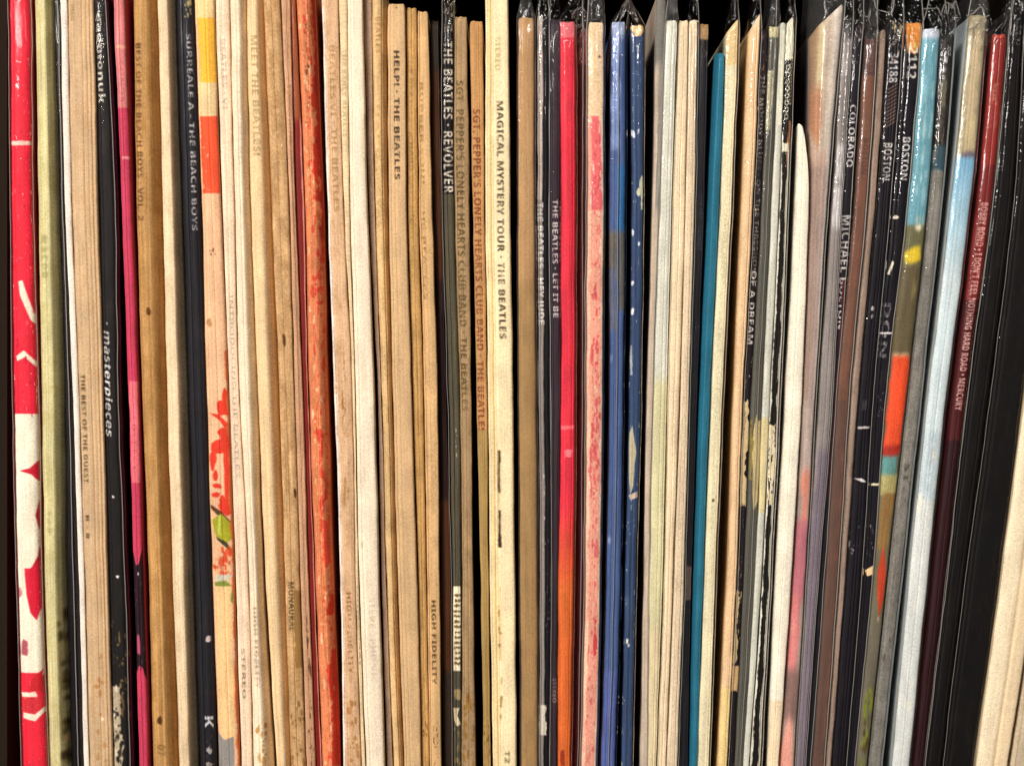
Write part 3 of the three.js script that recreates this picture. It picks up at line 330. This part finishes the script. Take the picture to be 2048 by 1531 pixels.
  { label: 'narrow black record jacket crowded with chipped white lettering', L: [1525, 1509, 1489, 1475, 1456], R: [1539, 1523, 1502, 1486, 1469], top: 58, z: -.0002, color: '#1a1214', bulge: .25, wear: .6, wearColor: '#d2bf98', gloss: .2, paint(g) { g.blobs('#b4785c', 20, 60, 180, .1, .9, 1, 3); g.text('THE MOODY BLUES · ON THE THRESHOLD', 150, 560, .5, .62, '#c9bfae', { alpha: .9, worn: .75 }); g.text('OF A DREAM', 540, 690, .5, .8, '#e8e2d4'); g.blobs('#1a1214', 60, 140, 690, 0, 1, .8, 2.4); g.band(800, 1010, '#cbb384', .0, .85, .6); g.band(1180, 1330, '#c4ab7c', 0, .4, .5); g.blobs('#241818', 18, 820, 930, .1, .9, 1, 4); g.blobs('#c8b48c', 22, 1000, 1330, .1, .8, 1, 4); g.band(1330, 1382, '#c9a672', 0, 1, .2); } },
  { label: 'grey olive record jacket with a long torn tan patch halfway down', L: [1541, 1525, 1504, 1488, 1470], R: [1561, 1543, 1525, 1510, 1486], top: 52, z: -.0004, color: '#54534a', bulge: .3, wear: .3, wearColor: '#b8b294', gloss: .2, streak: .25, stain: .3, sleeve: clear({ seams: [.2], top: -40, film: 1 }), paint(g) { g.band(40, 75, '#c6bf92', 0, 1, .2); g.band(140, 260, '#b9b596', 0, .7, .3); g.blobs('#56544c', 40, 140, 260, .1, .7, .8, 2.2); g.poly('#d8c690', [[.35, 860], [.55, 828], [.75, 842], [1, 840], [1, 1000], [.85, 1010], [.6, 1022], [.45, 990], [.4, 940], [.2, 900]]); g.band(840, 960, '#8a7a34', .05, .3, .3); g.blobs('#4a3c14', 8, 850, 900, .1, .4, 1, 4, 4); } },
  { label: 'very slim pale grey record jacket beside the ragged black and white one', L: [1563, 1545, 1527, 1511, 1487], R: [1574, 1559, 1541, 1523, 1498], top: 45, z: 0, color: '#cfcfbe', bulge: .3, streak: .1, wear: .3, wearColor: '#eeeadc', stainColor: '#7c7c64', paint(g) { g.band(60, 250, '#ebe8cc', .4, 1, .1); g.band(836, 1024, '#d8c894', 0, .95, .3); } },
  { label: 'ragged black and white record jacket with dotted bubble lettering near its top', L: [1576, 1560, 1542, 1525, 1500], R: [1592, 1576, 1560, 1541, 1521], topL: 45, topR: 28, z: -.0002, color: '#15130f', bulge: .25, wear: .5, wearColor: '#d8d4c4', gloss: .2, sleeve: clear({ seams: [1], top: -30, crumple: 2 }), paint(g) { g.band(-80, 120, '#e4e2c6', 0, .9, .3); g.lines('#4a4632', 14, 50, 120, .2, .7, 4, 14, 5); g.text('OOOOOOOO', 128, 240, .4, .5, '#ece8d2'); g.text('OOOOOOO', 110, 210, .82, .4, '#d8cfae'); g.band(240, 340, '#a8724e', .7, 1, .2); g.band(286, 304, '#e6e2cc', 0, .8, .3); g.band(300, 1620, '#cfc9b8', .72, 1, .14); g.band(260, 1620, '#dedac8', 0, .12, .2); g.band(850, 1010, '#e0d2ae', .05, .75, .45); g.blobs('#15130f', 16, 840, 1010, .1, .6, 1, 4, 3); g.blobs('#d4cdb4', 20, 1160, 1531, 0, .35, 1, 3); } },
  { label: 'bright cream record jacket whose bowed top curves away below its neighbours', L: [1601, 1592, 1573, 1552, 1535], R: [1621, 1619, 1605, 1584, 1558], topL: 246, topR: 392, topPow: 3.2, crown: 10, z: 0, color: '#f2e9d2', skew: -.35, bulge: .16, round: 3, streak: .06, stain: .1, paint(g) { g.lines('#dccba0', 8, 300, 1531, 0, .8, 100, 300, 3); g.band(1400, 1620, '#edd8b4', 0, 1, .2); } },
  { soft: 12, label: 'rose brown record jacket with a slanting pale top corner and white lettering lower down', L: [1622, 1621, 1607, 1588, 1560], R: [1690, 1655, 1632, 1611, 1589], topL: 64, topR: 6, z: -.0002, color: '#b09c95', bulge: .2, round: 3, skew: -.5, streak: .12, stain: .2, stainColor: '#70584e', gloss: .3, sleeve: clear({ seams: [.98], top: -40, film: 1, pinch: .1, weld: .00012 }),
    paint(g) { g.band(-80, 330, '#c9b8a6'); g.poly('#a98a6c', [[0, 40], [.3, 40], [.2, 200], [0, 260]]); g.band(-80, 180, '#e0d0a0', .28, .4, .05); g.band(-80, 330, '#ede0d4', .7, 1, .06); g.poly('#c08a68', [[0, 180], [.4, 170], [.5, 240], [.35, 300], [0, 260]]); g.band(300, 430, '#c9a99a', .1, .7, .2); g.band(330, 800, '#a3897f', 0, .5, .2); g.band(-80, 800, '#d9d0ca', .84, .98, .08); g.text('INSTRUMENTAL', 806, 950, .55, .62, '#efe2dc', { worn: .75 }); g.band(940, 1050, '#e0907c', .3, .9, .3); g.band(1040, 1200, '#c0707e', 0, 1, .2); g.band(1190, 1340, '#dd8484', 0, .8, .3); g.blobs('#f0c0b4', 14, 1240, 1330, .1, .7, 1, 4); g.band(1340, 1440, '#8a6862', 0, 1, .3); g.poly('#efa898', [[0, 1500], [.4, 1430], [.75, 1450], [.9, 1531], [.9, 1620], [0, 1620]]); } },
  { soft: 8, label: 'warm grey record jacket with white block lettering on its upper spine', L: [1692, 1666, 1640, 1614, 1591], R: [1710, 1684, 1667, 1637, 1611], top: 40, z: -.0003, color: '#8d8580', bulge: .25, streak: .14, stain: .25, stainColor: '#5c5658', gloss: .3, sleeve: clear({ seams: [.9], weld: .00012, top: -40, crumple: 1.5 }), paint(g) { g.band(-80, 75, '#1a1816'); g.text('nice', 38, 150, .5, .8, '#e8e2dc', { worn: .75 }); g.band(150, 154, '#efe8e0'); g.band(150, 280, '#8b837e'); g.text('MICHAEL MURPHEY', 288, 456, .52, .85, '#ffffff', { worn: .2 }); g.band(900, 1620, '#7d727b', .1, 1, .3); } },
  { label: 'slim black record jacket with spaced white capitals beside the grey one', L: [1712, 1687, 1669, 1640, 1613], R: [1733, 1707, 1675, 1650, 1623], top: 48, z: -.0008, color: '#17131a', bulge: .3, gloss: .2, wear: .1, wearColor: '#5a5256', sleeve: clear({ seams: [.5], weld: .00012, top: -40, crumple: 1.8 }), paint(g) { g.blobs('#d8b89c', 14, 45, 80, .1, .9, 1, 4); g.text('COLORADO', 208, 335, .42, .6, '#f0ece6'); g.text('MICHAEL BOLTON', 428, 660, .5, .95, '#d8d0ca'); g.band(560, 1000, '#4c1a22', .5, 1, .2); } },
  { flaps: [[1742, 1792, 14, 82], [1716, 1742, 30, 60]], label: 'reddish brown record jacket in a scuffed sleeve beside the white lettered black ones', L: [1736, 1712, 1677, 1652, 1625], R: [1763, 1737, 1703, 1679, 1652], top: 76, z: -.0004, color: '#74452f', bulge: .25, gloss: .5, streak: .2, stain: .4, stainColor: '#3c2014', wear: .1, wearColor: '#b08a70', sleeve: clear({ seams: [.7], weld: .00016, top: -10, crumple: 2, film: 1 }), paint(g) { g.band(76, 150, '#502a28', 0, 1, .1); g.text('RIDER', 92, 145, .5, .4, '#7e5650', { alpha: .7, worn: .75 }); g.text('BOSTON', 275, 350, .5, .4, '#3a1a12', { alpha: .9 }); g.band(800, 1620, '#5e3c2e', 0, .7, .2); g.lines('#a8643c', 12, 150, 900, .3, .7, 60, 240, 3); } },
  { label: 'thin taupe record jacket between the reddish brown and the numbered black ones', L: [1765, 1739, 1704, 1680, 1653], R: [1778, 1752, 1718, 1691, 1662], top: 60, z: -.0006, color: '#9a8474', bulge: .35, streak: .16, stain: .4, stainColor: '#5a4436' },
  { label: 'black record jacket with white catalogue number above bold white capitals', L: [1783, 1757, 1720, 1693, 1664], R: [1812, 1782, 1748, 1724, 1693], top: 40, z: -.0004, color: '#141118', bulge: .22, round: 3, gloss: .2, wear: .1, wearColor: '#5a5460', sleeve: clear({ seams: [.9], weld: .0001, top: -40, crumple: 1.6 }), paint(g) { g.blobs('#e6d49a', 22, 40, 80, .2, 1, 1, 4); g.blobs('#d6b88c', 10, 70, 105, .2, .9, 1, 5); g.text('34188', 104, 166, .5, .62, '#efece6'); for (let y = 172; y < 254; y += 7.5) g.poly('#8a6a58', [[.18, y + 6], [.86, y - 6], [.86, y - 3.4], [.18, y + 8.6]]); g.text('BOSTON', 284, 362, .5, .62, '#f4f1ea'); g.blob('#c0b8b2', .35, 617, .14, 5); g.blob('#9a928c', .4, 632, .1, 5); g.band(852, 857, '#c8c0ba', .1, .95, .1); g.poly('#d8d2cc', [[0, 956], [.6, 956], [.9, 964], [.6, 964], [.3, 960]]); g.blobs('#b4aca8', 12, 1045, 1112, 0, .6, .7, 2.6); g.text('STEREO', 800, 820, .4, .3, '#847c78', { alpha: .7 }); } },
  { label: 'black record jacket with an orange tongue near the top and clipped white capitals', L: [1815, 1786, 1750, 1726, 1695], R: [1849, 1815, 1776, 1746, 1712], top: 44, z: -.001, color: '#15131a', bulge: .22, round: 3, gloss: .2, sleeve: clear({ seams: [.95], weld: .00013, top: -40, crumple: 1.8 }), paint(g) { g.poly('#d98a3a', [[0, 44], [1, 44], [1, 90], [.7, 110], [.2, 100]]); g.blobs('#f0d088', 14, 46, 110, .2, 1, 1, 5); g.text('2112', 92, 158, .6, .6, '#efe8da'); g.text('BOSTON', 272, 362, .62, .5, '#f0eee8'); g.blob('#e8e0cc', .3, 434, .25, 4); g.poly('#e6dcc6', [[.1, 548], [.35, 520], [.5, 525], [.3, 550]]); g.text('DON', 600, 720, .4, .5, '#bdb6b2', { alpha: .8, worn: .75 }); g.band(664, 668, '#e0dad4', 0, .9, .05); g.blobs('#8a8288', 14, 780, 840, .2, .8, .8, 2.4); g.band(966, 971, '#e8dcb8', .2, 1, .1); g.blobs('#c8b8b0', 12, 1045, 1110, .2, .8, .8, 3); g.poly('#e8c896', [[.1, 1140], [.9, 1130], [1, 1148], [.4, 1152]]); } },
  { flaps: [[1850, 1898, 18, 66]], soft: 4, label: 'painted record jacket, sky blue above, a flame orange block and mossy tones below', L: [1852, 1820, 1777, 1748, 1713], R: [1887, 1858, 1817, 1774, 1735], top: 56, z: 0, color: '#6f6a55', bulge: .3, gloss: .5, streak: .18, stain: .3, wear: .15, wearColor: '#c4c8b4', sleeve: clear({ seams: [-1], weld: .00014, top: -40, crumple: 2.4 }),
    paint(g) { g.band(-80, 76, '#c8d2de'); g.band(76, 450, '#6fa6b4', 0, 1, .1); g.blobs('#a3ccd2', 26, 80, 400, .3, .9, 2, 6, 5); g.text('LOVE', 432, 486, .7, .5, '#dfd2a8'); g.band(450, 530, '#6c6a4a', 0, 1, .2); g.blob('#efe4c0', .62, 455, .2, 6); g.poly('#e6c838', [[0, 505], [.4, 494], [.8, 490], [.9, 520], [.4, 528], [.1, 524]]); g.band(532, 706, '#645a40', 0, 1, .2); g.lines('#d8c878', 5, 570, 620, .6, .8, 10, 40, 5); g.band(706, 712, '#d8b088', .1, .9, .2); g.band(712, 905, '#e8512c', .05, .95, .06); g.band(890, 912, '#a82c20', .05, .9, .2); g.band(912, 950, '#5f9490', 0, .9, .2); g.band(948, 990, '#b6ae74', 0, 1, .3); g.band(985, 1100, '#8a6a3c', .1, .9, .3); g.lines('#c09a4a', 14, 960, 1120, .2, .8, 20, 70, 4); g.poly('#c9482a', [[.45, 1095], [.55, 1095], [.9, 1150], [.9, 1200], [.65, 1235], [.3, 1180], [.2, 1140]]); g.blob('#d8c8bc', .6, 1237, .08, 4); g.band(1250, 1380, '#6e6858', 0, 1, .2); g.blobs('#7f8a30', 30, 1380, 1531, .2, 1, 3, 8, 3); g.blobs('#4a3a1c', 16, 1400, 1500, .3, .9, 2, 6, 3); } },
  { flaps: [[1892, 1918, 16, 76]], soft: 3, label: 'ash grey record jacket with a black top, beside the painted one', L: [1890, 1860, 1819, 1776, 1737], R: [1917, 1884, 1843, 1803, 1763], top: 66, z: -.0006, color: '#837f76', bulge: .3, gloss: .3, streak: .2, grain: .14, stain: .45, stainColor: '#4a4840', wear: .2, wearColor: '#b8b4a4', sleeve: clear({ seams: [.9], top: -30, crumple: 2, weld: .00009 }), paint(g) { g.band(-80, 300, '#22201e'); g.blob('#dadada', .4, 120, .14, 7); g.blob('#e2e2dc', .4, 140, .12, 5); g.blob('#d8d8cc', .4, 155, .12, 4); g.text('MAGIC', 215, 290, .45, .5, '#b8ac98', { worn: .75 }); g.band(160, 214, '#6a6452', .2, .7, .2); g.band(290, 340, '#34505c', .1, 1, .3); g.lines('#a8a498', 24, 900, 1531, .1, .9, 4, 14, 6); g.blobs('#4a463c', 30, 930, 1400, .1, .9, 1, 4); g.text('ST', 925, 965, .5, .4, '#2c2a22'); } },
  { flaps: [[1936, 1986, 28, 70], [1940, 1982, 55, 100]], soft: 4, label: 'light blue record jacket with a crumpled torn plastic top', L: [1944, 1904, 1860, 1819, 1785], R: [1979, 1944, 1896, 1857, 1820], top: 30, z: .0004, color: '#cfe0ea', bulge: .25, round: 2.8, gloss: .3, streak: .08, stain: .15, stainColor: '#8cb0c0', wear: .15, wearColor: '#eef2ee', sleeve: clear({ seams: [-1], top: -20, crumple: 2.4, pinch: .2, weld: .00014, film: 1 }),
    paint(g) { g.band(-80, 310, '#aa9f80', 0, 1, .1); g.blobs('#efe8c8', 40, 30, 300, .1, .9, 1, 4); g.band(60, 300, '#cdb994', .3, .8, .2); g.text('CHILL', 225, 280, .55, .5, '#e8dc98', { worn: .75 }); g.band(305, 322, '#6f6478', .4, 1, .3); g.fade(314, 560, '#7cb8de', '#d6e8f2'); g.band(558, 860, '#d6e8f2', 0, 1, .3); g.lines('#f2f8fa', 26, 330, 860, 0, 1, 40, 200, 5); g.text('W O V E N', 860, 985, .5, .36, '#7c96a4', { alpha: .75, worn: .75 }); g.band(1000, 1620, '#e2e8ea', 0, 1, .3); g.blobs('#eef0e4', 30, 900, 1531, .1, .9, 2, 6, 5); g.lines('#9fb4be', 14, 1250, 1500, .5, 1, 3, 8, 14); } },
  { label: 'brick red record jacket with small pink lettering fading to maroon down its spine', L: [1992, 1956, 1908, 1866, 1828], R: [2023, 1986, 1935, 1892, 1848], top: 68, z: -.0008, color: '#93312a', bulge: .35, gloss: .4, streak: .14, stain: .2, stainColor: '#4a1414', sleeve: clear({ seams: [1], weld: .00011, top: -40, lean: .2 }), paint(g) { g.band(-80, 74, '#b84a3c'); g.band(330, 600, '#7a2826', 0, 1, .2); g.band(600, 1620, '#4a181a', 0, 1, .2); g.band(880, 1620, '#2c1013', 0, 1, .3); g.text('MERRY · DAYS', 166, 254, .5, .42, '#dca890', { worn: .75 }); g.text("BOBBY BOND • I DON'T FEEL NOTHING HARD ROAD • MERCURY", 404, 820, .5, .5, '#e6bcb0', { worn: .3 }); } },
  { label: 'glossy black record jacket beside the brick red one', L: [2027, 1989, 1939, 1895, 1850], R: [2050, 2027, 1981, 1930, 1884], top: 10, z: -.0014, color: '#0d0a09', bulge: .2, round: 3.4, wear: .05, sleeve: clear({ seams: [-.98], weld: .00007, top: -40 }) },
  { label: 'broad black record jacket with a thin grey sleeve line beside the pale end jacket', L: [2055, 2031, 1985, 1934, 1888], R: [2140, 2090, 2048, 2000, 1946], top: 10, z: -.0014, color: '#0c0a09', bulge: .12, round: 4, wear: .05, sleeve: clear({ seams: [-.98], weld: .00007, top: -40 }) },
  { label: 'pale cream record jacket leaning at the far end of the row', L: [2150, 2100, 2054, 2005, 1954], R: [2220, 2172, 2124, 2074, 2018], z: .0004, top: 0, color: '#ecd4ac', bulge: .14, round: 3.6, grooves: [[.55, .25, .05]], streak: .07, stain: .15, paint(g) { g.band(-80, 1620, '#f3e2be', 0, .42, .05); } },
  { label: 'greyish beige record jacket leaning outermost, past the pale cream one', L: [2222, 2174, 2126, 2076, 2020], R: [2280, 2236, 2190, 2140, 2084], z: -.0004, top: 0, color: '#c6b496', bulge: .2, round: 3, streak: .12, stain: .3 },
];
for (let i = 1; i < RECORDS.length; i++) for (let k = 0; k < 5; k++) { const a = RECORDS[i - 1], b = RECORDS[i]; if (a.R[k] > b.L[k] - .6) { const m = (a.R[k] + b.L[k]) / 2; a.R[k] = m - .3; b.L[k] = m + .3; } }
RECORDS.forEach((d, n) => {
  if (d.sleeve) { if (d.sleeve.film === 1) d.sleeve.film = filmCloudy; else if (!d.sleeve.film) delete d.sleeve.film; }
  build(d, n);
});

renderer.render(scene, camera);
